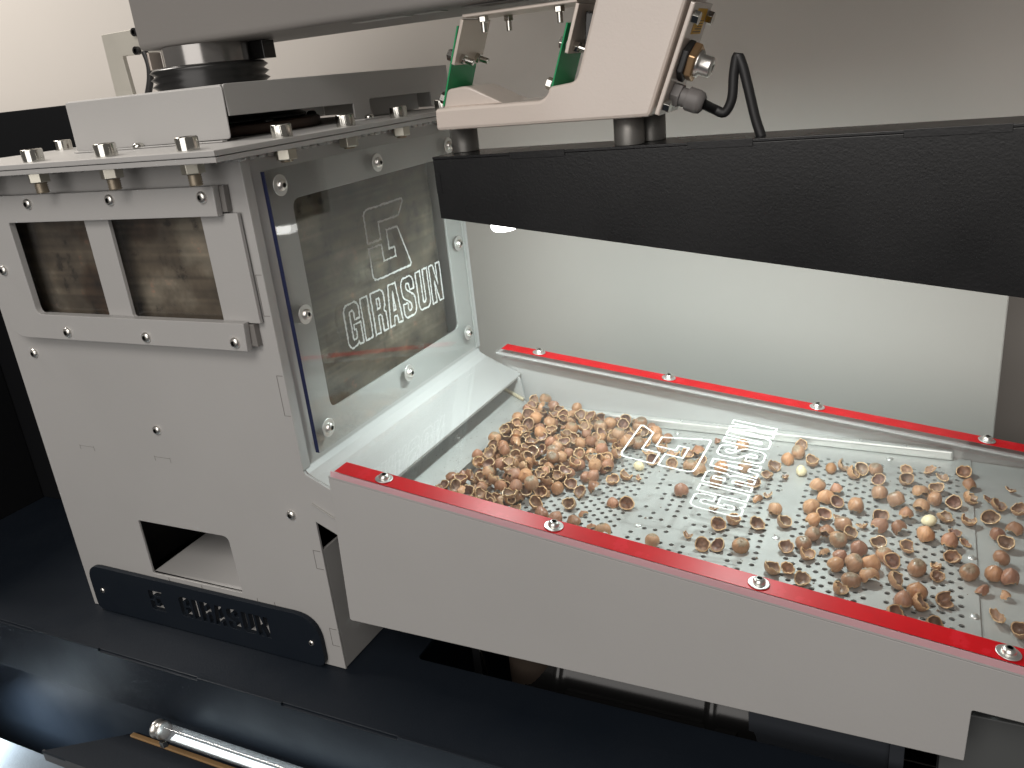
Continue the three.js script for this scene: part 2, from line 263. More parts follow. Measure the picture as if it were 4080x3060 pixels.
// ---------------------------------------------------------------- sheller housing
const housing = thing('sheller_housing', 'grey sheet metal nut sheller housing with two clear windows and a top flange', 'machine housing', [-0.2, 0, -0.19]);
{
  const H = housing;
  const outlet = [[-0.2686, 0.0722, 0.002], [-0.1262, 0.0732, 0.002], [-0.1275, 0.1462, 0.008], [-0.2686, 0.1452, 0.003]];
  const front = part('front_panel', slab([[-0.4, 0.0005], [0.0035, 0.0005], [0.0035, 0.1858], [0.0268, 0.1752], [0.068, 0.1564], [0.068, 0.2095], [0.0287, 0.2276], [0.003, 0.2396], [0.0005, 0.244], [0.0005, 0.551], [-0.4, 0.551]], -0.003, 0,
    [rect(-0.345, 0.394, -0.05, 0.5, 0.004), outlet]), M.grey, H);
  // laser-cut joint slots in the sheet
  for (const [x, y] of [[-0.3205, 0.2372], [-0.198, 0.2366]]) part('joint_tab', [box(x - 0.0115, y - 0.0012, 0, x + 0.0115, y - 0.0009, 0.00025, 0), box(x - 0.012, y - 0.006, 0, x - 0.0117, y, 0.00025, 0), box(x + 0.0117, y - 0.006, 0, x + 0.012, y, 0.00025, 0)], M.greyDark, front);
  for (const [y0, y1] of [[0.405, 0.4445], [0.303, 0.345], [0.128, 0.15], [0.03, 0.052]]) {
    part('joint_tab', [box(-0.0075, y0, 0.0001, 0.0015, y0 + 0.0005, 0.0004, 0), box(-0.0075, y1, 0.0001, 0.0015, y1 + 0.0005, 0.0004, 0), box(-0.0079, y0, 0.0001, -0.0075, y1 + 0.0005, 0.0004, 0)], M.greyDark, front);
  }
  for (const x of [-0.243, -0.19, -0.105, -0.08]) part('joint_tab', box(x - 0.0003, 0.066, 0.0001, x + 0.0003, 0.0705, 0.0004, 0), M.greyDark, front);
  const sideP = part('side_panel', sideSlab([[0.0032, 0.2405], [0.3845, 0.2405], [0.3845, 0.551], [0.0032, 0.551]], -0.003, 0, [rect(0.0605, 0.287, 0.3385, 0.5035, 0.011)], 0.0008), M.greyGloss, H);
  part('side_lower_panel', sideSlab(rect(0.0032, 0.001, 0.3845, 0.151), 0.0003, 0.0033), M.grey, H);
  part('flange_edge', sideSlab([[-0.0012, 0.244], [0.0105, 0.244], [0.0105, 0.5505], [-0.0012, 0.5505]], 0.0002, 0.0022, [], 0.0009), M.greyGloss, H);
  part('flange_edge', sideSlab([[0.3755, 0.2465], [0.3862, 0.2465], [0.3862, 0.5505], [0.3755, 0.5505]], 0.0002, 0.0022, [], 0.0009), M.greyGloss, H);
  part('rear_panel', box(-0.4, 0.0005, -0.3868, 0.0, 0.551, -0.3848), M.grey, H);
  part('left_panel', sideSlab(rect(0.003, 0.0005, 0.384, 0.551), -0.4, -0.398), M.grey, H);
  // apron that hands the shells on to the tray: a bent sheet, and its rear cheek
  part('apron', sideApron([[-0.0015, 0.2505], [0.0004, 0.2445], [0.0045, 0.2398], [0.012, 0.2352], [0.0628, 0.212]], 0.0018, -0.0035, -0.3805), M.greyGloss, H);
  part('apron_lip', sideApron([[0.0628, 0.212], [0.0634, 0.2114], [0.063, 0.2085]], 0.0016, -0.0045, -0.3795), M.greyGloss, H);
  part('rear_cheek', slab([[0.001, 0.2395], [0.066, 0.2095], [0.072, 0.168], [0.001, 0.168]], -0.372, -0.3705), M.greyGloss, H);
  part('sealant', slab([[0.03, 0.1962], [0.069, 0.1767], [0.0705, 0.1805], [0.0315, 0.2]], -0.3704, -0.366, [], 0.0015), M.caulk, H);
  // outlet chute behind the opening
  part('outlet_chute', [chuteSheet()], M.grey, H);
  part('interior_back', box(-0.39, 0.01, -0.2, -0.01, 0.238, -0.195), M.black, H);
  part('interior_shelf', box(-0.395, 0.24, -0.38, -0.005, 0.244, -0.005), M.black, H);
  // drum seen through both windows
  const drum = topSlab(rect(-0.385, 0.0165, -0.0165, 0.368, 0.05), 0.25, 0.5505, [], 0.001, 14);
  part('drum', drum, M.drum, H, 'brown worn steel drum seen through the windows');

  // sliding window on the front: C-shaped frame, spacer, clear slide
  const frame = part('slide_frame', slab([[-0.374, 0.3738, 0.03], [-0.0238, 0.3738], [-0.0215, 0.4014], [-0.315, 0.4014, 0.008], [-0.3165, 0.5003, 0.003], [-0.024, 0.5016], [-0.0225, 0.5283], [-0.374, 0.528, 0.012]], 0.0072, 0.0145, [], 0.0007), M.grey, H);
  part('spacer', slab([[-0.371, 0.3765, 0.028], [-0.0165, 0.3765], [-0.0165, 0.3985], [-0.3465, 0.3985, 0.004], [-0.3465, 0.5035], [-0.0185, 0.504], [-0.0172, 0.5275], [-0.371, 0.5275, 0.01]], 0.0002, 0.007, [], 0.0006), M.greyDark, H);
  const slide = part('slide_plate', slab(rect(-0.3455, 0.3995, -0.0085, 0.5027), 0.0018, 0.0062, [rect(-0.332, 0.4005, -0.2115, 0.5018, 0.003), rect(-0.177, 0.4005, -0.0535, 0.5018, 0.003)], 0.0006), M.grey, H);
  part('pane', box(-0.34, 0.3965, 0.0, -0.052, 0.4985, 0.0016, 0.0002), M.glass, slide);
  const sc = buttonScrew(0.0056, 0.0036);
  for (const [x, y] of [[-0.2758, 0.5192], [-0.1556, 0.52], [-0.037, 0.5192], [-0.3478, 0.4496], [-0.2728, 0.3828], [-0.1547, 0.3825], [-0.0363, 0.3824]]) copyAt('screw', sc, M.chrome, frame, [x, y, 0.0145], [0, 0, 1], x * 40);
  for (const [x, y] of [[-0.3623, 0.3492], [-0.194, 0.2696], [-0.0268, 0.1896]]) copyAt('screw', sc, M.chrome, H, [x, y, 0], [0, 0, 1], x * 31);

  // top flange: two plates bolted together
  part('lower_flange', topSlab([[-0.422, -0.0485], [0.0222, -0.0485], [0.0222, 0.42], [-0.422, 0.42]], 0.551, 0.5556, [], 0.0006), M.grey, H);
  part('upper_flange', topSlab([[-0.423, -0.0495], [0.0228, -0.0495], [0.0228, 0.42], [-0.423, 0.42]], 0.5562, 0.561, [], 0.0006), M.grey, H);
  const weld = []; for (let i = 0; i < 70; i++) { const s = new THREE.SphereGeometry(rr(0.0026, 0.0042), 8, 6).flat(); s.scale(1.5, 0.75, 0.8); if (i < 40) s.translate(-0.395 + i * 0.0101, 0.5487, 0.0008); else { s.rotateY(Math.PI / 2); s.translate(0.0014, 0.5487, -0.004 - (i - 40) * 0.0125); } weld.push(s); }
  part('weld_seam', weld, M.greyGloss, H);
  const headS = capHead(0.0098, 0.0116, false), headK = capHead(0.0096, 0.0118, true), nutG = hexNut(0.0176, 0.0098, 0), thr = thread(0.0061, 0.0105, 0.0021);
  const bolt = (x, z, knurl, len) => {
    const hd = copyAt('flange_bolt', knurl ? headK : headS, M.zinc, H, [x, 0.561, z], [0, 1, 0], x * 9);
    const n = new THREE.Mesh(nutG, M.nut); n.name = 'nut'; n.position.set(0, -0.0098 - 0.01, 0); n.rotation.y = rr(0, 1); n.castShadow = n.receiveShadow = true; hd.add(n);
    const th = new THREE.Mesh(thr, M.rustThread); th.name = 'thread'; th.rotation.x = Math.PI; th.position.set(0, -0.0196 + len, 0); th.castShadow = th.receiveShadow = true; hd.add(th);
  };
  for (const x of [-0.331, -0.2297, -0.1282, -0.0271]) bolt(x, 0.0275, false, 0);
  for (const z of [-0.0504, -0.149, -0.2483, -0.3475]) bolt(0.0112, z, true, 0.0082);
  bolt(-0.3932, -0.132, false, 0.008);

  // logo window on the right side
  const win = part('logo_window', sideSlab(rect(0.022, 0.2535, 0.372, 0.5355, 0.0015), 0.0024, 0.0074, [], 0.0006), M.glassWorn, H);
  part('film_edge', box(0.0026, 0.2545, -0.02185, 0.0072, 0.5345, -0.0212, 0.0003), M.film, win, 'dark blue film on the cut edge of the window');
  const ws = washerGeo(0.0098, 0.003, 0.0015), wsc = buttonScrew(0.0054, 0.0042);
  for (const [u, v] of [[0.0384, 0.5199], [0.1981, 0.5188], [0.3546, 0.5183], [0.0389, 0.3959], [0.0409, 0.2743], [0.1984, 0.2763], [0.3476, 0.2782], [0.3499, 0.3972]]) {
    copyAt('washer', ws, M.zincMatte, win, [0.00745, v, -u], [1, 0, 0]); copyAt('screw', wsc, M.chrome, win, [0.00895, v, -u], [1, 0, 0], u * 50);
  }
  engraving(win, new THREE.Matrix4().makeTranslation(0.0074, 0, 0).multiply(TOSIDE), 0.0021, 0.8, 0.0003, M.engraveWorn);

  // dark name plate at the foot, lettering cut through
  const holes = letters(0.1375, 0.0236, 0.0275, true).map(p => p.map(([x, y]) => [x - 0.2287, y - 0.0 + 0.0]));
  const lg = LOGO.map(p => p.map(([u, v]) => [-0.2795 + (u - 0.1584) * 0.30, 0.0225 + (v - 0.397) * 0.36]));
  const plate = part('name_plate', slab([[-0.3835, 0.0012, 0.012], [-0.018, 0.0012, 0.014], [-0.018, 0.0665, 0.034], [-0.3835, 0.0672, 0.024]], 0.0006, 0.0062, [...holes, ...lg], 0.0003, 8), M.navy, H, 'dark plate with cut out lettering');
  const L = letterShapes(), k = 0.1375 / 0.2003;
  for (const [c, u, w] of [['R', 0.0502, 0.0245], ['A', 0.0794, 0.0262]]) part('letter_island', slab(L[c][1].map(([x, y]) => [(u + x * w) * k - 0.2287, 0.0236 + y * 0.0275]).reverse(), 0.0006, 0.0062, [], 0.0002), M.navy, plate);
  const psc = buttonScrew(0.0036, 0.0026);
  for (const [x, y] of [[-0.3655, 0.0315], [-0.0322, 0.0312]]) copyAt('screw', psc, M.chrome, plate, [x, y, 0.0052], [0, 0, 1], x * 20);
}
function sideApron(line, t, z0, z1) {                                   // bent sheet: profile in x,y swept along z
  const up = line.map(p => [...p]), dn = [];
  for (let i = 0; i < line.length; i++) { const a = line[Math.max(0, i - 1)], b = line[Math.min(line.length - 1, i + 1)], l = Math.hypot(b[0] - a[0], b[1] - a[1]); dn.push([line[i][0] + (b[1] - a[1]) / l * t, line[i][1] - (b[0] - a[0]) / l * t]); }
  return slab([...up, ...dn.reverse()], z1, z0, [], 0.0004);
}
function chuteSheet() {                                                 // sloped, dished sheet inside the outlet
  const g = new THREE.PlaneGeometry(0.1424, 0.13, 24, 16), p = g.attributes.position;
  for (let i = 0; i < p.count; i++) { const x = p.getX(i) - 0.1974, s = p.getY(i) / 0.13 + 0.5; const k = (x + 0.2686) / 0.1424; p.setXYZ(i, x, 0.0735 + 0.004 * s + 0.075 * s * Math.pow(k, 1.7), -0.0035 - 0.125 * s); }
  g.computeVertexNormals(); return g.flat();
}
// ---------------------------------------------------------------- lettering and emblem, as outlines in metres
function letterShapes() {
  return {
    G: [[[1, .6], [1, .86], [.93, .95], [.8, 1], [.2, 1], [.07, .95], [0, .86], [0, .14], [.07, .05], [.2, 0], [.55, 0], [.68, .07], [.76, 0], [1, 0], [1, .5], [.52, .5], [.52, .38], [.64, .38], [.64, .22], [.58, .17], [.42, .17], [.36, .22], [.36, .78], [.42, .83], [.58, .83], [.64, .78], [.64, .6]]],
    I: [[[0, 0], [0, 1], [1, 1], [1, 0]]],
    R: [[[0, 0], [0, 1], [.76, 1], [.93, .95], [1, .87], [1, .6], [.86, .5], [1, .41], [1, 0], [.64, 0], [.64, .36], [.57, .42], [.38, .42], [.38, 0]], [[.38, .82], [.58, .82], [.62, .78], [.62, .62], [.58, .58], [.38, .58]]],
    A: [[[0, 0], [.22, 1], [.78, 1], [1, 0], [.66, 0], [.62, .2], [.38, .2], [.34, 0]], [[.42, .36], [.58, .36], [.5, .8]]],
    S: [[[1, .66], [1, .86], [.93, .95], [.8, 1], [.2, 1], [.07, .95], [0, .86], [0, .63], [.1, .52], [.6, .33], [.64, .28], [.64, .21], [.58, .16], [.42, .16], [.36, .21], [.36, .36], [0, .36], [0, .14], [.07, .05], [.2, 0], [.8, 0], [.93, .05], [1, .14], [1, .4], [.9, .51], [.4, .69], [.36, .74], [.36, .8], [.42, .84], [.58, .84], [.64, .8], [.64, .66]]],
    U: [[[0, 1], [0, .14], [.07, .05], [.2, 0], [.8, 0], [.93, .05], [1, .14], [1, 1], [.62, 1], [.62, .22], [.56, .18], [.44, .18], [.38, .22], [.38, 1]]],
    N: [[[0, 0], [0, 1], [.36, 1], [.64, .46], [.64, 1], [1, 1], [1, 0], [.66, 0], [.36, .56], [.36, 0]]],
  };
}
function letters(width, v0, h, stencil) {                                // GIRASUN, starting at u = 0
  const L = letterShapes(), adv = [['G', 0, .0262], ['I', .0308, .0132], ['R', .0502, .0245], ['A', .0794, .0262], ['S', .1108, .0262], ['U', .1438, .0262], ['N', .1748, .0255]], out = [], k = width / 0.2003;
  for (const [c, u, w] of adv) for (const [i, p] of L[c].entries()) if (!(stencil && i)) out.push(p.map(([x, y]) => [(u + x * w) * k, v0 + y * h]));
  return out;
}
var LOGO;
function setLogo() {
  LOGO = [
    [[0.2355, 0.4745], [0.166, 0.4738], [0.1612, 0.4722], [0.1587, 0.4685], [0.1584, 0.4383], [0.1836, 0.4386], [0.1836, 0.4572], [0.2247, 0.4572], [0.2368, 0.472]],
    [[0.1967, 0.446], [0.2188, 0.446], [0.2368, 0.3998], [0.2352, 0.397], [0.1668, 0.3972], [0.1612, 0.3986], [0.1588, 0.4026], [0.1584, 0.4328], [0.1835, 0.4328], [0.1835, 0.4142], [0.2078, 0.4142], [0.2078, 0.425], [0.1967, 0.425]]];
}
function engraving(parent, to, w, jitter, h, mat = M.engrave) {
  const names = ['engraved_emblem', 'engraved_emblem'];
  LOGO.forEach((p, i) => part(names[i], ribbon(p, true, w, h, jitter, to), mat, parent));
  for (const p of letters(0.2003, 0.3392, 0.0466, false)) part('engraved_letter', ribbon(p.map(([u, v]) => [u + 0.0977, v]), true, w, h, jitter, to), mat, parent);
}

// ---------------------------------------------------------------- belt guard, pulley, bellows and column on the flange
{
  const g = thing('belt_guard', 'grey bent sheet metal belt guard on the bolted top flange', 'guard', [-0.16, 0.561, -0.25]);
  part('front_sheet', slab([[-0.2655, 0.5622, 0.002], [-0.0508, 0.5632, 0.004], [-0.0492, 0.611, 0.003], [-0.2648, 0.6115, 0.003]], -0.0515, -0.0495, [], 0.0009), M.greyGloss, g);
  part('front_foot', box(-0.262, 0.5613, -0.0495, -0.055, 0.5626, -0.0425), M.grey, g);
  part('top_sheet', topSlab(rect(-0.2645, 0.0525, -0.0525, 0.475), 0.6103, 0.6121, [], 0.0008), M.grey, g);
  part('side_sheet', sideSlab([[0.0535, 0.5838], [0.0525, 0.6125, 0.004], [0.475, 0.6125], [0.475, 0.5625], [0.425, 0.5625, 0.004], [0.425, 0.5815, 0.003], [0.2845, 0.5825, 0.003], [0.2845, 0.5625, 0.003], [0.2515, 0.5625, 0.005], [0.2515, 0.5798]], -0.0515, -0.0497, [], 0.0006), M.grey, g);
  part('left_sheet', sideSlab(rect(0.053, 0.5615, 0.475, 0.6102), -0.2645, -0.263), M.grey, g);
  part('rear_sheet', box(-0.262, 0.5615, -0.4745, -0.0525, 0.6102, -0.473), M.grey, g);
  part('inner_sheet', sideSlab(rect(0.283, 0.5614, 0.43, 0.6), -0.075, -0.0735), M.grey, g);
  part('side_foot', box(-0.0505, 0.5612, -0.286, -0.027, 0.5626, -0.238), M.grey, g);
  const sc = buttonScrew(0.0058, 0.004);
  copyAt('screw', sc, M.zinc, g, [-0.17, 0.5626, -0.0462], [0, 1, 0]); copyAt('screw', sc, M.zinc, g, [-0.038, 0.5626, -0.262], [0, 1, 0]);
  const p = thing('drive_pulley', 'glossy black drive pulley under the grey belt guard', 'pulley', [-0.17, 0.561, -0.18]);
  part('rim', lathe([[0, 0.0115], [0.082, 0.0115], [0.085, 0.013], [0.085, 0.016], [0.074, 0.021], [0.085, 0.026], [0.085, 0.03], [0.05, 0.032], [0.048, 0.036], [0, 0.036]], 64).translate(-0.17, 0.561, -0.18), M.blackGloss, p);
  part('bearing_flange', lathe([[0, 0], [0.098, 0], [0.1, 0.002], [0.1, 0.0095], [0.098, 0.0112], [0, 0.0112]], 64).translate(-0.17, 0.5612, -0.18), std({ color: rgb(0.07, 0.045, 0.035), roughness: 0.4, metalness: 0.5 }), p);
  for (let i = 0; i < 6; i++) copyAt('screw', sc, M.blackGloss, p, [-0.17 + 0.093 * Math.cos(i + 0.4), 0.5724, -0.18 + 0.093 * Math.sin(i + 0.4)], [0, 1, 0]);
}
{
  const prof = [[0.04, 0.596]]; for (let i = 0; i < 5; i++) { const y = 0.6 + i * 0.0072; prof.push([0.059, y], [0.0645, y + 0.0036]); } prof.push([0.06, 0.6365], [0.052, 0.6372], [0.04, 0.6372]);
  const t = thing('bellows', 'black ribbed rubber bellows collar above the belt guard', 'bellows', [-0.195, 0.6122, -0.19]);
  part('folds', lathe(prof.filter(p => p[1] > 0).map(p => [p[0], Math.max(p[1], 0.6126)]).filter((p, i, a) => !i || Math.hypot(p[0] - a[i - 1][0], p[1] - a[i - 1][1]) > 1e-6), 72).translate(-0.193, 0, -0.19), std({ color: rgb(0.014, 0.014, 0.014), roughness: 0.28 }), t);
  const c = thing('inlet_pipe', 'dull grey steel inlet pipe between the bellows and the trough', 'pipe', [-0.195, 0.62, -0.19]);
  part('pipe', cyl(0.0475, 0.0475, 0.037, 64).translate(-0.193, 0.6385, -0.19), std({ color: rgb(0.3, 0.29, 0.28), metalness: 0.75, roughness: 0.36, roughnessMap: roughMetal }), c);
  part('rear_bar', box(-0.158, 0.6375, -0.235, -0.133, 0.6565, -0.215), M.blackGloss, c);
  part('rear_bar', box(-0.262, 0.6375, -0.205, -0.25, 0.6565, -0.19), M.blackGloss, c);
  part('strap', box(-0.2655, 0.6376, -0.19, -0.2625, 0.6565, -0.172), M.steelBright, c);
}
{
  const t = thing('feed_trough', 'dark grey folded sheet metal feed trough across the top', 'trough', [0.1, 0.657, -0.22]);
  part('channel', sideSlab([[0.145, 0.83], [0.145, 0.657, 0.007], [0.3, 0.657, 0.007], [0.3, 0.83], [0.297, 0.83], [0.297, 0.66, 0.005], [0.148, 0.66, 0.005], [0.148, 0.83]], -0.2445, 0.62, [], 0.0004, 8), M.greyDark, t);
  part('hopper', sideSlab([[0.15, 0.83], [0.295, 0.83], [0.4, 1.25], [0.05, 1.25]], 0.0, 1.0, [], 0.0006), M.greyDark, t);
  for (const [a, b] of [[0.022, 0.084], [0.092, 0.123], [0.147, 0.262]]) part('joint_tab', box(a, 0.6562, -0.186, b, 0.6569, -0.17, 0.0002), M.grey, t);
  part('hanger', slab([[-0.3637, 0.6], [-0.333, 0.6], [-0.3362, 0.6588, 0.002], [-0.24, 0.6575], [-0.24, 0.687], [-0.3632, 0.6855]], -0.206, -0.2, [], 0.0006), M.alu, t, 'bare aluminium hanger plate with rectangular cut out');
  const h = capHead(0.0048, 0.005, false);
  for (const [x, y] of [[-0.3035, 0.6825], [-0.3075, 0.6625]]) copyAt('screw', h, M.blackGloss, t, [x, y, -0.2], [0, 0, 1]);
  const curve = new THREE.CatmullRomCurve3([V(-0.287, 0.66, -0.19), V(-0.2845, 0.645, -0.19), V(-0.288, 0.63, -0.19), V(-0.298, 0.612, -0.19)]);
  part('wire', new THREE.TubeGeometry(curve, 20, 0.004, 10).flat(), M.rubber, t);
}
// ---------------------------------------------------------------- support beam with its lamp, standoffs
{
  const t = thing('support_beam', 'tapered matt black support beam hanging over the sieve tray', 'beam', [0.5, 0.42, -0.193]);
  const bot = x => 0.4634 - 0.139 * (x - 0.0975);
  part('front_plate', slab([[0.0985, bot(0.0985)], [1.0, bot(1.0)], [1.0, 0.5212], [0.0975, 0.5215]], -0.1682, -0.1652, [], 0.0005), M.black, t);
  part('rear_plate', slab([[0.0985, bot(0.0985)], [1.0, bot(1.0)], [1.0, 0.5212], [0.0975, 0.5215]], -0.2215, -0.2185, [], 0.0005), M.black, t);
  part('top_plate', topSlab(rect(0.0975, 0.1648, 1.0, 0.222), 0.5217, 0.5243, [], 0.0005), M.black, t);
  part('end_plate', sideSlab(rect(0.1684, 0.4645, 0.2183, 0.5214), 0.0985, 0.1015), M.black, t);
  part('bottom_plate', slab([[0.1, bot(0.1) + 0.0006], [1.0, bot(1.0) + 0.0006], [1.0, bot(1.0) + 0.003], [0.1, bot(0.1) + 0.003]], -0.2184, -0.1683, [], 0.0003), M.black, t);
  for (const [a, b] of [[0.1832, 0.2403], [0.3551, 0.4109], [0.5258, 0.6]]) part('joint_tab', box(a, 0.5185, -0.1651, b, 0.5248, -0.1642, 0.0003), M.black, t);
  part('joint_tab', box(0.0982, 0.4885, -0.1651, 0.104, 0.508, -0.1645, 0.0002), M.black, t);
  const st = [[0.1143, -0.206], [0.2985, -0.1795], [0.3104, -0.2075]];
  st.forEach(([x, z], i) => single('standoff', lathe([[0, 0], [0.0136, 0], [0.0138, 0.0005], [0.0138, 0.0236], [0, 0.0238]], 40).translate(x, 0.5244, z), M.pillar,
    ['short grey round standoff under the left foot of the cream drive', 'short grey round standoff at the front edge under the cream drive body', 'short grey round standoff at the rear edge under the cream drive body'][i], 'standoff', [x, 0.5244, z], 'standoffs between drive and beam'));
  const lampLight = [[0.152, -0.2, 'small round white lamp glowing under the thin end of the black beam'], [0.43, -0.206, 'small round white lamp under the black beam above the engraved cover']];
  for (const [x, z, label] of lampLight) {
    const y = bot(x), L = thing('led_lamp', label, 'lamp', [x, y, z], 'lamps under the beam');
    part('base_ring', cyl(0.0155, 0.0155, 0.0025, 40).translate(x, y - 0.0008, z), std({ color: rgb(0.7, 0.7, 0.68), roughness: 0.4 }), L);
    part('diffuser', lathe([[0, -0.0134], [0.008, -0.0131], [0.0115, -0.0122], [0.0135, -0.01], [0.014, -0.0012]].map(p => [p[0], p[1] * (x < 0.2 ? 1 : 0.55)]), 36).translate(x, y, z), std({ color: rgb(0.9, 0.9, 0.9), emissive: rgb(1, 0.99, 0.95), emissiveIntensity: 7, roughness: 0.4 }), L);
    areaLight(rgb(0.85, 1, 0.99), x < 0.2 ? 1480 : 900, 0.02, 0.02, [x, y - 0.0142, z], [x, y - 0.5, z - 0.2]);
  }
}
// ---------------------------------------------------------------- vibratory drive
{
  const t = thing('vibratory_drive', 'cream enamelled vibratory feeder drive with green leaf springs', 'vibrating drive', [0.23, 0.5482, -0.19]);
  const Z0 = -0.226, Z1 = -0.155;
  part('body', slab([[0.1128, 0.5702, 0.004], [0.1122, 0.5496, 0.004], [0.3255, 0.5485, 0.004], [0.3615, 0.6405, 0.004], [0.3615, 0.652, 0.004], [0.284, 0.652, 0.006], [0.2656, 0.5992], [0.2595, 0.5829, 0.006], [0.2335, 0.5804, 0.005], [0.2315, 0.5745, 0.004], [0.2252, 0.5696, 0.008]], Z0, Z1, [], 0.003, 5), M.cream, t);
  part('front_lug', slab([[0.1185, 0.5695], [0.1245, 0.5865, 0.004], [0.146, 0.5882, 0.006], [0.183, 0.5698]], Z0 + 0.006, Z1 - 0.008, [], 0.002, 5), M.cream, t);
  const off = (a, b, th) => { const d = [b[0] - a[0], b[1] - a[1]], l = Math.hypot(...d), n = [d[1] / l * th, -d[0] / l * th]; return [a, b, [b[0] + n[0], b[1] + n[1]], [a[0] + n[0], a[1] + n[1]]].reverse(); };
  part('leaf_spring', slab(off([0.1183, 0.572], [0.1435, 0.641], 0.0016), -0.214, -0.162, [], 0.0003), M.green, t);
  part('leaf_spring', slab(off([0.2318, 0.577], [0.252, 0.632], 0.0016), -0.214, -0.162, [], 0.0003), M.green, t);
  const br = part('spring_bracket', [slab(off([0.1342, 0.6085], [0.1492, 0.6462], 0.0034), -0.216, -0.16, [], 0.0006), box(0.1512, 0.6466, -0.216, 0.264, 0.6498, -0.16, 0.0008), slab(off([0.249, 0.6075], [0.2628, 0.6465], 0.0034), -0.216, -0.16, [], 0.0006)], M.steelBright, t);
  const hexS = hexNut(0.0098, 0.0058, 0), stud = thread(0.0029, 0.014, 0.001), wsh = washerGeo(0.0056, 0.001, 0.0009), hexN = hexNut(0.0086, 0.005, 0);
  for (const [x, y] of [[0.137, 0.6135], [0.2522, 0.613]]) for (const z of [-0.172, -0.203]) {
    const d = V(0.929, -0.37, 0);
    copyAt('hex_bolt', hexS, M.zinc, br, [x - 0.0105, y + 0.004, z], [0.929, -0.37, 0], z * 9); copyAt('washer', wsh, M.zincMatte, br, [x - 0.004, y + 0.0015, z], [0.929, -0.37, 0]);
    copyAt('nut', hexN, M.zinc, br, [x + 0.0018, y - 0.0006, z], [0.929, -0.37, 0], 0.4); copyAt('stud', stud, M.zinc, br, [x + 0.0018, y - 0.0006, z], [0.929, -0.37, 0]);
  }
  for (const [x, y] of [[0.1193, 0.5775], [0.2318, 0.5815]]) for (const z of [-0.172, -0.203]) { copyAt('hex_bolt', hexS, M.zinc, t, [x - 0.0062, y + 0.0022, z], [0.929, -0.37, 0], z * 7); copyAt('washer', wsh, M.zincMatte, t, [x - 0.0014, y + 0.0004, z], [0.929, -0.37, 0]); }
  for (const [x, z] of [[0.166, -0.173], [0.177, -0.204], [0.242, -0.173], [0.253, -0.204]]) { copyAt('nut', hexN, M.zinc, br, [x, 0.6466, z], [0, -1, 0], x * 30); copyAt('stud', stud, M.zinc, br, [x, 0.6466, z], [0, -1, 0]); }
  part('electromagnet', [slab([[0.262, 0.6], [0.2705, 0.6], [0.283, 0.639], [0.2745, 0.633], [0.2725, 0.6375], [0.2665, 0.6395]], -0.212, -0.172, [], 0.0015)], M.blackGloss, t);
  // slanted end plate with fittings
  const n = [0.929, -0.37, 0], at = (s, o, z) => [0.3322 + 0.37 * s + 0.929 * o, 0.5547 + 0.929 * s - 0.37 * o, z];
  const P2 = (s, o) => { const p = at(s, o, 0); return [p[0], p[1]]; };
  const ep = part('end_plate', slab([P2(-0.004, 0.0006), P2(-0.004, 0.0046), P2(0.087, 0.0046), P2(0.087, 0.0006)], -0.212, -0.1495, [], 0.0012), M.cream, t);
  const hb = (s, z) => { copyAt('hex_bolt', hexS, M.zinc, ep, at(s, 0.0048, z), n, 0.3); };
  hb(0.005, -0.1565); hb(0.0765, -0.1555); hb(0.0765, -0.2045); hb(0.005, -0.2045);
  part('label', slab([P2(0.0625, 0.0047), P2(0.0625, 0.0049), P2(0.083, 0.0049), P2(0.083, 0.0047)].reverse(), -0.1985, -0.1665, [], 0), M.yellow, ep, 'yellow sticker');
  for (let i = 0; i < 5; i++) part('print_line', slab([P2(0.0642 + i * 0.0022, 0.0049), P2(0.0642 + i * 0.0022, 0.00496), P2(0.0648 + i * 0.0022, 0.00496), P2(0.0648 + i * 0.0022, 0.0049)].reverse(), -0.196, -0.17 - (i % 3) * 0.005, [], 0), M.ink, ep);
  copyAt('rubber_seat', hexNut(0.03, 0.006, 0), M.rubber, ep, at(0.0415, 0.0047, -0.172), n);
  copyAt('lock_nut', hexNut(0.028, 0.0068, 0), M.brass, ep, at(0.0425, 0.0108, -0.172), n, 0.2);
  copyAt('cap_nut', lathe([[0.0112, 0], [0.0112, 0.002], [0.0085, 0.0034], [0.0085, 0.011], [0.0075, 0.0125], [0.003, 0.0128], [0.0028, 0.009], [0, 0.009]], 36), M.chrome, ep, at(0.0425, 0.0177, -0.172), n);
  copyAt('gland_base', hexNut(0.018, 0.0085, 0), M.gland, ep, at(0.0135, 0.0047, -0.172), n, 0.5);
  copyAt('gland_collar', cyl(0.0078, 0.0078, 0.006, 28).translate(0, 0.003, 0), M.gland, ep, at(0.0135, 0.0132, -0.172), n);
  copyAt('gland_nut', lathe([[0.0098, 0], [0.0101, 0.0006], [0.0101, 0.009], [0.009, 0.013], [0.006, 0.0152], [0.0045, 0.0152]], 12), M.gland, ep, at(0.0135, 0.0188, -0.172), n);
  const e = at(0.0135, 0.032, -0.172);
  const cv = new THREE.CatmullRomCurve3([V(...e), V(0.3735, 0.5485, -0.19), V(0.3815, 0.5452, -0.19), V(0.3878, 0.554, -0.19), V(0.3905, 0.578, -0.19), V(0.3935, 0.5905, -0.19), V(0.3972, 0.583, -0.19), V(0.402, 0.565, -0.19), V(0.4085, 0.538, -0.19), V(0.4135, 0.523, -0.19)]);
  single('power_cable', new THREE.TubeGeometry(cv, 90, 0.0043, 14).flat(), M.rubber, 'black round power cable looping from the gland into the black beam', 'cable', [0.39, 0.545, -0.19]);
}
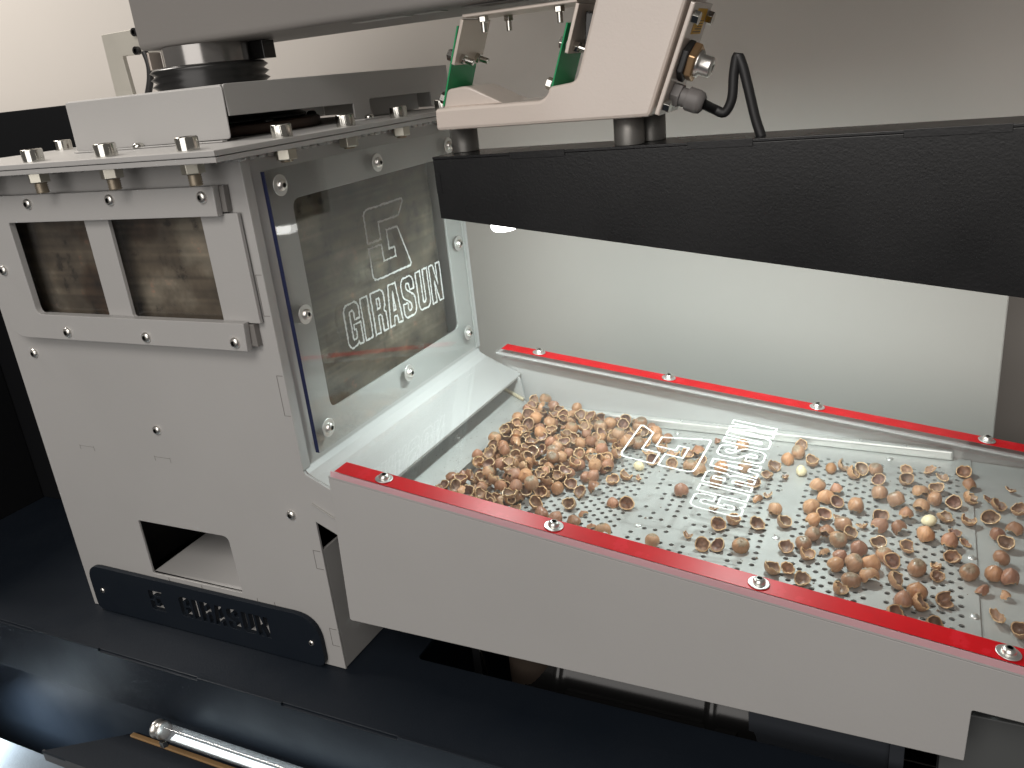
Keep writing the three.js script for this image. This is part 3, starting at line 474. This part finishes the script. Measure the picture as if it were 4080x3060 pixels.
// ---------------------------------------------------------------- sieve tray
const TL = 0.1379, FLOOR = x => 0.1582 - 0.0223 * x;
{
  const t = thing('sieve_tray', 'grey sheet metal vibrating tray with a perforated sieve floor', 'tray', [0.4, 0.0748, -0.19]);
  const top = x => 0.2432 - TL * (x - 0.0364);
  const side = [[0.0283, 0.0748, 0.003], [0.5994, 0.0752, 0.001], [0.6008, 0.1238, 0.002], [1.0, 0.1, 0], [1.0, top(1.0)], [0.0364, top(0.0364)]];
  part('front_wall', slab(side, 0.0028, 0.0055, [], 0.0006), M.grey, t);
  part('front_rim', slab([[0.0364, top(0.0364) + 0.0004], [1.0, top(1.0) + 0.0004], [1.0, top(1.0) + 0.003], [0.0372, top(0.0372) + 0.003]], -0.0145, 0.0062, [], 0.0008), M.grey, t);
  part('rear_wall', slab(side, -0.3845, -0.3818, [], 0.0006), M.grey, t);
  part('rear_rim', slab([[0.0364, top(0.0364) + 0.0004], [1.0, top(1.0) + 0.0004], [1.0, top(1.0) + 0.003], [0.0372, top(0.0372) + 0.003]], -0.385, -0.3645, [], 0.0008), M.grey, t);
  part('ramp', slab([[0.004, 0.2085], [0.0795, 0.1707], [0.079, 0.1695], [0.004, 0.2071]], -0.3715, 0.0022, [], 0.0003), M.sieve, t);
  part('ramp_drop', sideSlab(rect(-0.002, 0.1568, 0.371, 0.1693), 0.0775, 0.0787), M.sieve, t);
  part('inlet_end', sideSlab(rect(-0.002, 0.078, 0.381, 0.19), 0.0325, 0.0345), M.grey, t);
  part('edge_strip', slab([[0.09, FLOOR(0.09) + 0.0004], [0.5895, FLOOR(0.5895) + 0.0004], [0.5895, FLOOR(0.5895) + 0.0118, 0.002], [0.09, FLOOR(0.09) + 0.0126]], -0.381, -0.372, [], 0.0024), M.sieveStrip, t);
  // perforated floor: every hole is cut through the sheet
  const pos = [], idx = [], N = 12, R = 0.0025, T = 0.0016;
  const v = (x, z, d) => { pos.push(x, FLOOR(x) - d, z); return pos.length / 3 - 1; };
  const quad = (a, b, c, d) => idx.push(a, b, c, a, c, d);
  const plain = (x0, x1, z0, z1) => { if (x1 - x0 < 1e-6 || z1 - z0 < 1e-6) return; quad(v(x0, z1, 0), v(x1, z1, 0), v(x1, z0, 0), v(x0, z0, 0)); };
  const cell = (x0, x1, z0, z1) => {
    if (x0 > 0.29 && x1 < 0.43 && rnd() < 0.33) return plain(x0, x1, z0, z1);
    const cx = (x0 + x1) / 2, cz = (z0 + z1) / 2, hx = (x1 - x0) / 2, hz = (z1 - z0) / 2, o = [], c = [], w = [];
    for (let i = 0; i < N; i++) {
      const a = (i + 0.5) / N * 2 * Math.PI, ca = Math.cos(a), sa = Math.sin(a), k = Math.min(hx / Math.abs(ca), hz / Math.abs(sa));
      o.push(v(cx + ca * k, cz + sa * k, 0)); c.push(v(cx + ca * R, cz + sa * R, 0)); w.push(v(cx + ca * R, cz + sa * R, T));
    }
    const corner = [v(x1, z1, 0), v(x0, z1, 0), v(x0, z0, 0), v(x1, z0, 0)];
    for (let i = 0; i < N; i++) {
      const j = (i + 1) % N, a0 = (i + 0.5) / N, a1 = (i + 1.5) / N; quad(o[i], c[i], c[j], o[j]); quad(c[i], w[i], w[j], c[j]);
      const P = q => [pos[q * 3], pos[q * 3 + 2]], A = P(o[i]), B = P(o[j]);
      if (Math.abs(A[0] - B[0]) > 1e-9 && Math.abs(A[1] - B[1]) > 1e-9) { const qx = Math.cos(2 * Math.PI * (i + 1) / N) > 0 ? x1 : x0, qz = Math.sin(2 * Math.PI * (i + 1) / N) > 0 ? z1 : z0; const k = corner.find(q => Math.abs(P(q)[0] - qx) < 1e-9 && Math.abs(P(q)[1] - qz) < 1e-9); idx.push(o[i], o[j], k); }
    }
  };
  const zA = -0.353, zB = -0.022, X0 = 0.0788, X1 = 0.6075;
  const bands = [[0.1045, 0.2825, 0.0069, 0.0137, true], [0.2925, 0.4275, 0.01125, 0.0107, false], [0.4456, 0.5228, 0.00702, 0.0137, true], [0.5338, 0.5974, 0.0071, 0.0137, true]];
  plain(X0, X1, -0.3815, zA); plain(X0, X1, zB, 0.0027);
  let xp = X0;
  for (const [a, b, px, pz, stag] of bands) {
    plain(xp, a, zA, zB); const n = Math.round((b - a) / px), w = (b - a) / n, m = Math.floor((zB - zA) / pz) - 1;
    for (let i = 0; i < n; i++) {
      const s = zA + (zB - zA - m * pz) / 2 + (stag && i % 2 ? pz / 2 : 0) - (stag ? pz / 4 : 0);
      plain(a + i * w, a + (i + 1) * w, zA, s); for (let j = 0; j < m; j++) cell(a + i * w, a + (i + 1) * w, s + j * pz, s + (j + 1) * pz); plain(a + i * w, a + (i + 1) * w, s + m * pz, zB);
    }
    xp = b;
  }
  plain(xp, X1, zA, zB);
  let fg = new THREE.BufferGeometry(); fg.setAttribute('position', new THREE.Float32BufferAttribute(pos, 3)); fg.setIndex(idx); fg = fg.flat(); fg.computeVertexNormals();
  fg.setAttribute('uv', new THREE.Float32BufferAttribute(new Float32Array(fg.attributes.position.count * 2), 2));
  const fm = part('sieve_floor', fg, M.sieve, t, 'perforated bright steel sieve floor');
  fm.material.side = THREE.DoubleSide;
  part('outlet_floor', slab([[0.6055, FLOOR(0.6055) - 0.0018], [1.0, 0.1335], [1.0, 0.132], [0.6055, FLOOR(0.6055) - 0.0032]], -0.3815, 0.0027, [], 0.0002), M.sieve, t);
  part('under_pan', slab([[0.085, 0.105], [0.6, 0.1], [0.6, 0.0985], [0.085, 0.1035]], -0.381, 0.0025, [], 0.0003), M.greyDark, t);
  const rv = lathe([[0.0038, 0], [0.0034, 0.0011], [0.002, 0.0018], [0, 0.002]], 18);
  for (const [x, z] of [[0.5262, -0.3597], [0.2819, -0.3637], [0.6035, -0.0834], [0.6035, -0.1743], [0.435, -0.155], [0.302, -0.137]]) copyAt('rivet', rv, M.zincMatte, t, [x, FLOOR(x), z], [0.022, 1, 0]);
}
// ---------------------------------------------------------------- clear cover over the tray
{
  const t = thing('tray_cover', 'clear acrylic tray cover with red taped edges and engraved lettering', 'cover', [0.0418, 0.2525, 0]);
  t.rotation.z = -Math.atan(TL); t.base = null;
  const L = 0.95, K = Math.sqrt(1 + TL * TL);
  const pane = part('pane', box(0, -0.0068, -0.3842, L, 0, 0.0066, 0.0004), M.glassWorn2 || M.glass, t);
  for (const [a, b] of [[0.0066, -0.0148], [-0.3842, -0.3637]]) part('red_tape', box(0.004, 0.00005, Math.min(a, b) + 0.0004, L, 0.00025, Math.max(a, b) - 0.0004, 0), M.tape, t, 'red tape along the edge');
  part('cut_edge', box(0, -0.0066, 0.0067, L, -0.0003, 0.0072, 0.0002), M.glassEdge, t, 'frosted cut edge of the acrylic');
  const ws = washerGeo(0.0086, 0.0028, 0.0014), sc = buttonScrew(0.0052, 0.0042), nt = cyl(0.003, 0.003, 0.009, 16).translate(0, -0.0045, 0);
  for (const x of [0.0962, 0.2702, 0.4455, 0.6201]) for (const z of [-0.0035, -0.374]) {
    const lx = (x - 0.0418) * K; copyAt('washer', ws, M.zincMatte, t, [lx, 0.0003, z], [0, 1, 0]); copyAt('screw', sc, M.chrome, t, [lx, 0.0017, z], [0, 1, 0], x * 17);
  }
  engraving(t, new THREE.Matrix4().makeBasis(V(0, 0, -1), V(-1, 0, 0), V(0, 1, 0)).setPosition(0.7138, 0.0002, 0.004), 0.00185, 0.12, 0.0003);
}
// ---------------------------------------------------------------- below: vibration motor in the well, tube lamp, flap
{
  const t = thing('vibration_motor', 'glossy black vibration motor mounted below the sieve tray', 'motor', [0.31, -0.12, -0.125]);
  const pr = [[0, -0.13], [0.05, -0.13], [0.058, -0.122], [0.058, -0.09], [0.063, -0.088], [0.063, -0.08], [0.055, -0.076], [0.055, 0.07], [0.063, 0.074], [0.063, 0.082], [0.058, 0.086], [0.058, 0.12], [0.05, 0.13], [0, 0.13]];
  part('casing', lathe(pr, 56).rotateZ(-Math.PI / 2).translate(0.31, -0.035, -0.125), M.blackGloss, t);
  part('foot', box(0.24, -0.12, -0.19, 0.41, -0.095, -0.06, 0.004), M.blackGloss, t);
  part('foot_lip', box(0.235, -0.094, -0.075, 0.415, -0.02, -0.062, 0.006), M.blackGloss, t);
  const m = thing('spring_mount', 'dark brown rubber sleeve with steel pull rod under the tray', 'mount', [0.15, -0.1, -0.09]);
  part('sleeve', lathe([[0, -0.1], [0.03, -0.1], [0.032, -0.09], [0.032, 0.04], [0.028, 0.05], [0, 0.05]], 40).translate(0.19, 0, -0.1), std({ color: rgb(0.05, 0.038, 0.03), roughness: 0.4 }), m);
  part('post', box(0.118, -0.1, -0.09, 0.128, 0.06, -0.08), M.black, m);
  part('pull_rod', cyl(0.0012, 0.0012, 0.075, 12).rotateZ(0.16).translate(0.1443, -0.012, -0.062), M.zinc, m);
  single('support_bracket', [box(0.425, -0.2, -0.075, 0.548, 0.062, -0.07), box(0.548, -0.2, -0.09, 0.56, 0.03, -0.06)], M.bracketGrey, 'dark grey upright bracket under the right end of the tray', 'bracket', [0.49, -0.2, -0.075]);
  single('support_post', box(0.585, -0.2, -0.06, 0.655, 0.09, -0.03, 0.001), std({ color: rgb(0.09, 0.095, 0.095), roughness: 0.55 }), 'grey square post standing behind the notch of the tray wall', 'post', [0.62, -0.2, -0.045]);
}
{
  const t = thing('tube_lamp', 'clear tube lamp with bright strip below the front skirt', 'lamp', [0.0, -0.086, 0.09]);
  const along = (g, x0) => g.rotateZ(-Math.PI / 2).translate(x0, -0.0695, 0.09);
  part('tube', along(cyl(0.009, 0.009, 0.42, 40, true), 0.012), M.tube, t);
  part('end_cap', along(lathe([[0, 0], [0.0103, 0], [0.0107, 0.001], [0.0107, 0.0035], [0.0088, 0.004], [0.0088, 0.0095], [0.0105, 0.0098], [0.0105, 0.012], [0.0098, 0.0128], [0, 0.0128]], 40), -0.214), M.chrome, t);
  part('reflector', box(-0.19, -0.0765, 0.0855, 0.22, -0.0745, 0.0945, 0.0004), M.zincMatte, t);
  part('light_strip', box(-0.188, -0.0743, 0.087, 0.218, -0.0733, 0.093, 0), std({ color: rgb(0.9, 0.9, 0.9), emissive: rgb(0.82, 0.95, 1), emissiveIntensity: 2.2 }), t);
  part('clip', hexNut(0.009, 0.008, 0).translate(-0.208, -0.093, 0.09), M.zinc, t);
  areaLight(new THREE.Color(0.8, 0.93, 1), 5, 0.4, 0.006, [0.015, -0.073, 0.09], [0.015, 0.1, 0.075]);
}
{
  const t = thing('under_lamp', 'small lamp on the lower shelf under the machine base', 'lamp', [-0.63, -0.2, 0.12]);
  part('body', box(-0.66, -0.1995, 0.1, -0.625, -0.145, 0.15, 0.002), M.black, t);
  part('head', box(-0.624, -0.155, 0.1, -0.58, -0.145, 0.15, 0.002), M.black, t);
  part('diffuser', box(-0.615, -0.1568, 0.115, -0.585, -0.1552, 0.135, 0), std({ color: rgb(0.9, 0.9, 0.9), emissive: rgb(0.85, 0.95, 1), emissiveIntensity: 6 }), t);
  areaLight(new THREE.Color(0.85, 0.95, 1), 1100, 0.03, 0.02, [-0.6, -0.158, 0.125], [-0.55, -0.25, 0.12]);
}
{
  const t = thing('hinged_flap', 'dark flap with a brown edge strip below the tube lamp', 'flap', [0, -0.134, 0.1]);
  part('sheet', topSlab([[-0.3014, -0.0585], [-0.3958, -0.1247], [0.4, -0.121], [0.4, -0.0655]].reverse(), -0.134, -0.1305, [], 0.0005), M.navy, t);
  part('front_lip', slab(rect(-0.3955, -0.146, 0.4, -0.1308), 0.1215, 0.1245, [], 0.0005), std({ color: rgb(0.06, 0.06, 0.062), roughness: 0.5 }), t);
  part('edge_strip', box(-0.3035, -0.1304, 0.0625, 0.4, -0.1275, 0.0685), M.strawTape, t, 'brown strip along the rear edge');
}

// ---------------------------------------------------------------- hazelnut shells
function shellGeo(o) {
  const { r, sx, sz, open, jag, kind, tone, scar } = o;                 // open: polar angle of the rim measured from the closed pole
  const NA = 32, NT = 9, t = 0.00115, pos = [], col = [], idx = [];
  const rim = [], ph = [rr(0, 6.3), rr(0, 6.3), rr(0, 6.3), rr(0, 6.3)];
  for (let i = 0; i < NA; i++) { const a = i / NA * 2 * Math.PI; rim.push(open + jag * (0.5 * Math.sin(2 * a + ph[0]) + 0.32 * Math.sin(3 * a + ph[1]) + 0.22 * Math.sin(7 * a + ph[2]) + 0.16 * Math.sin(11 * a + ph[3]))); }
  const put = (p, rad, c) => { pos.push(...p.map(q => q * rad)); col.push(...c); };
  const dir = (a, th) => { const s = Math.sin(th), tip = th < 0.6 ? 1 + 0.16 * (1 - th / 0.6) ** 2 * (scar ? -0.9 : 1) : 1;
    const w = 1 + s * (0.045 * Math.sin(2 * a + ph[3]) + 0.03 * Math.sin(3 * a + ph[2] + 2 * th) + 0.014 * Math.sin(9 * a + ph[0] + 3 * th)) + 0.035 * Math.sin(3.1 * th + ph[1] + 1.5 * Math.cos(a + ph[2]));
    return [s * Math.cos(a) * sx * w, -Math.cos(th) * tip * w, s * Math.sin(a) * sz * w]; };
  const lay = inner => {
    const base = pos.length / 3;
    for (let j = 0; j <= NT; j++) for (let i = 0; i < NA; i++) {
      const a = i / NA * 2 * Math.PI, th = Math.max(0.02, rim[i]) * j / NT;
      const stripe = 0.82 + 0.3 * Math.abs(Math.sin(a * 6.5 + ph[1] + 0.6 * Math.sin(3 * th))) * (0.6 + 0.4 * Math.sin(a * 2 + ph[0]));
      let c;
      if (!inner) { c = [0.385 * tone[0] * stripe, 0.215 * tone[1] * stripe, 0.12 * tone[2] * stripe]; if (scar && th < 0.62) { const m = 0.9 + 0.2 * Math.sin(a * 9 + th * 20); c = [0.30 * m, 0.225 * m, 0.15 * m]; } }
      else { const m = 0.85 + 0.25 * Math.sin(a * 3 + ph[2]) * Math.sin(th * 4); c = [0.3 * m * tone[0], 0.19 * m * tone[1], 0.13 * m * tone[2]]; }
      if (j === NT) c = [0.52, 0.335, 0.175];
      put(dir(a, th), inner ? r - t : r, c);
    }
    for (let j = 0; j < NT; j++) for (let i = 0; i < NA; i++) { const k = (i + 1) % NA, A = base + j * NA + i, B = base + j * NA + k, C = A + NA, D = B + NA; inner ? idx.push(A, B, C, B, D, C) : idx.push(A, C, B, B, C, D); }
    return base + NT * NA;
  };
  const eo = lay(false), ei = lay(true), er = pos.length / 3;
  for (let i = 0; i < NA; i++) { const a = i / NA * 2 * Math.PI; put(dir(a, rim[i]), r - t * 0.05, [0.6, 0.4, 0.22]); put(dir(a, rim[i]), r - t * 0.95, [0.6, 0.4, 0.22]); }
  for (let i = 0; i < NA; i++) { const k = (i + 1) % NA; const A = er + i * 2, B = A + 1, C = er + k * 2, D = C + 1; idx.push(A, B, C, C, B, D); }
  const g = new THREE.BufferGeometry(); g.setAttribute('position', new THREE.Float32BufferAttribute(pos, 3)); g.setAttribute('color', new THREE.Float32BufferAttribute(col, 3));
  g.setAttribute('uv', new THREE.Float32BufferAttribute(new Float32Array(pos.length / 3 * 2), 2)); g.setIndex(idx); g.computeVertexNormals(); return g;
}
const tones = [[1, 1, 1], [1.25, 1.18, 1.1], [0.85, 0.75, 0.75], [1.15, 1.18, 1.25], [0.95, 0.85, 0.95], [1.25, 1.2, 1.15]];
const cups = [], caps = [], frags = [];
for (let i = 0; i < 12; i++) cups.push(shellGeo({ r: rr(0.0070, 0.0083), sx: rr(0.9, 1.05), sz: rr(0.86, 1), open: rr(1.35, 1.75), jag: rr(0.2, 0.55), tone: tones[i % 6], scar: i % 3 === 0 }));
for (let i = 0; i < 10; i++) caps.push(shellGeo({ r: rr(0.0070, 0.0083), sx: rr(0.92, 1.05), sz: rr(0.9, 1), open: rr(1.5, 2.25), jag: rr(0.2, 0.5), tone: tones[(i + 2) % 6], scar: i % 3 === 1 }));
for (let i = 0; i < 8; i++) frags.push(shellGeo({ r: rr(0.0072, 0.0088), sx: rr(0.8, 1.1), sz: rr(0.6, 0.9), open: rr(0.7, 1.05), jag: rr(0.3, 0.5), tone: tones[(i + 1) % 6], scar: false }));
const shellMats = [[1, 1, 1, 0.42], [1.12, 1.05, 0.98, 0.5], [0.88, 0.84, 0.84, 0.36]].map(c => std({ color: rgb(c[0], c[1], c[2]), vertexColors: true, roughness: c[3] }));
function kernelGeo(s) { const g = new THREE.IcosahedronGeometry(0.0062, 4), p = g.attributes.position; for (let i = 0; i < p.count; i++) { const x = p.getX(i), y = p.getY(i), z = p.getZ(i), k = 1 + 0.12 * Math.sin(300 * x + s) + 0.1 * Math.sin(410 * y + 2 * s) + 0.1 * Math.sin(370 * z + 3 * s); p.setXYZ(i, x * k, y * k * 0.85, z * k); } g.computeVertexNormals(); return g; }
const kernelMat = std({ color: rgb(0.78, 0.66, 0.42), roughness: 0.5 }), skinMat = std({ color: rgb(0.36, 0.17, 0.07), roughness: 0.5 });
const LB = {
  u: ['open half of a brown hazelnut shell scattered on the sieve', 'open shell halves on the sieve'], d: ['brown hazelnut shell lying rounded side up on the sieve', 'rounded shells on the sieve'],
  f: ['thin broken flake of hazelnut shell on the sieve', 'shell flakes on the sieve'], p: ['brown hazelnut shell in the heap beside the ramp', 'shells heaped beside the ramp'],
  k: ['pale hazelnut kernel piece lying among the shells', 'kernel pieces'], n: ['small brown hazelnut kernel with its skin on the sieve', 'kernels with skin'] };
function place(kind, geo, mat, x, y, z, tilt, dirA, spin, isCup, loose) {
  const m = new THREE.Mesh(geo, mat); if (!loose) m.name = numbered(kind === 'k' || kind === 'n' ? 'hazelnut_kernel' : 'hazelnut_shell'); m.castShadow = m.receiveShadow = true;
  const ax = V(Math.sin(tilt) * Math.cos(dirA), Math.cos(tilt), Math.sin(tilt) * Math.sin(dirA));
  m.quaternion.setFromUnitVectors(V(0, 1, 0), isCup ? ax : ax.clone().negate()).multiply(new THREE.Quaternion().setFromAxisAngle(V(0, 1, 0), spin));
  // rest on y: drop until the lowest vertex touches
  const p = geo.attributes.position, q = V(); let lo = 1e9; for (let i = 0; i < p.count; i += 2) { q.fromBufferAttribute(p, i).applyQuaternion(m.quaternion); lo = Math.min(lo, q.y); }
  m.position.set(x, y - lo, z); m.userData = { label: LB[kind][0], category: kind === 'k' || kind === 'n' ? 'kernel' : 'nut shell', group: LB[kind][1] }; if (!loose) scene.add(m); return m;
}
const pick = a => a[Math.floor(rnd() * a.length)];
for (const s of SCATTER.split(' ')) {
  const k = s[0], [x, z] = s.slice(1).split(',').map(q => +q / 1000), y = FLOOR(x) + 0.0001;
  if (k === 'k') place('k', kernelGeo(x * 90), kernelMat, x, y, -z, 0.3, x * 50, 0, true);
  else if (k === 'n') place('n', kernelGeo(x * 70), skinMat, x, y, -z, 0.2, 1, 0, true);
  else if (k === 'u') place('u', pick(cups), pick(shellMats), x, y, -z, rr(0.15, 0.95), rr(-0.6, 2.2), rr(0, 6.3), true);
  else if (k === 'd') place('d', pick(caps), pick(shellMats), x, y, -z, rr(0, 0.75), rr(0, 6.3), rr(0, 6.3), false);
  else place('f', pick(frags), pick(shellMats), x, y, -z, rr(0.1, 0.6), rr(0, 6.3), rr(0, 6.3), rnd() < 0.6);
}
{ // heap: shells dropped one after another on what lies below; the buried first ones are one object
  const G = 0.0035, hm = new Map(), key = (i, j) => i + ',' + j, buried = [];
  let n = 0;
  for (let it = 0; it < 6000 && n < 275; it++) {
    const x = rr(0.0865, 0.25), z = rr(-0.368, -0.075), e = (x - 0.0925) / 0.15;
    if (x > 0.135 + 0.1 * Math.min(1, Math.max(0, (-z - 0.09) / 0.2)) + 0.025 * rnd()) continue;
    const ci = Math.round(x / G), cj = Math.round(z / G); let h = 0;
    for (let i = -1; i <= 1; i++) for (let j = -1; j <= 1; j++) h = Math.max(h, hm.get(key(ci + i, cj + j)) || 0);
    if (h > 0.0215 * (1 - 0.75 * e) + 0.001) continue;
    const cup = rnd() < 0.58, tl = cup ? rr(0.1, 1.25) : rr(0, 0.9);
    const m = place('p', cup ? pick(cups) : rnd() < 0.75 ? pick(caps) : pick(frags), pick(shellMats), x, FLOOR(x) + h + 0.0001, z, tl, rr(-0.8, 2.4), rr(0, 6.3), cup, n < 142);
    if (n < 142) { m.updateMatrix(); buried.push(m.geometry.clone().applyMatrix4(m.matrix)); }
    for (let i = -2; i <= 2; i++) for (let j = -2; j <= 2; j++) if (i * i + j * j < 6) hm.set(key(ci + i, cj + j), Math.max(hm.get(key(ci + i, cj + j)) || 0, h + 0.0066));
    n++;
  }
  const m = new THREE.Mesh(mergeGeometries(buried), shellMats[0]); m.name = 'buried_shells'; m.castShadow = m.receiveShadow = true; m.userData = { label: 'brown hazelnut shells at the bottom of the heap', category: 'nut shells', kind: 'stuff' }; scene.add(m);
}
{ // crumbs and dust: uncountable
  const gs = []; const flake = (x, y, z, s) => { const g = new THREE.TetrahedronGeometry(s, 0).flat(); g.scale(1, 0.4, rr(0.5, 1.3)); g.rotateY(rr(0, 6)); g.translate(x, y + s * 0.2, z); gs.push(g); };
  for (let i = 0; i < 240; i++) { const x = rr(0.04, 0.079); flake(x, 0.1709 + (0.0795 - x) * 0.5, rr(-0.368, -0.02), rr(0.0003, 0.0009)); }
  for (let i = 0; i < 130; i++) { const x = rr(0.1, 0.6); flake(x, FLOOR(x), rr(-0.365, -0.03), rr(0.0004, 0.0022)); }
  const g = mergeGeometries(gs), m = new THREE.Mesh(g, M.crumb); m.name = 'shell_crumbs'; m.userData = { label: 'tiny brown shell crumbs strewn over ramp and sieve', category: 'crumbs', kind: 'stuff' }; m.castShadow = m.receiveShadow = true; scene.add(m);
}
renderer.render(scene, camera);
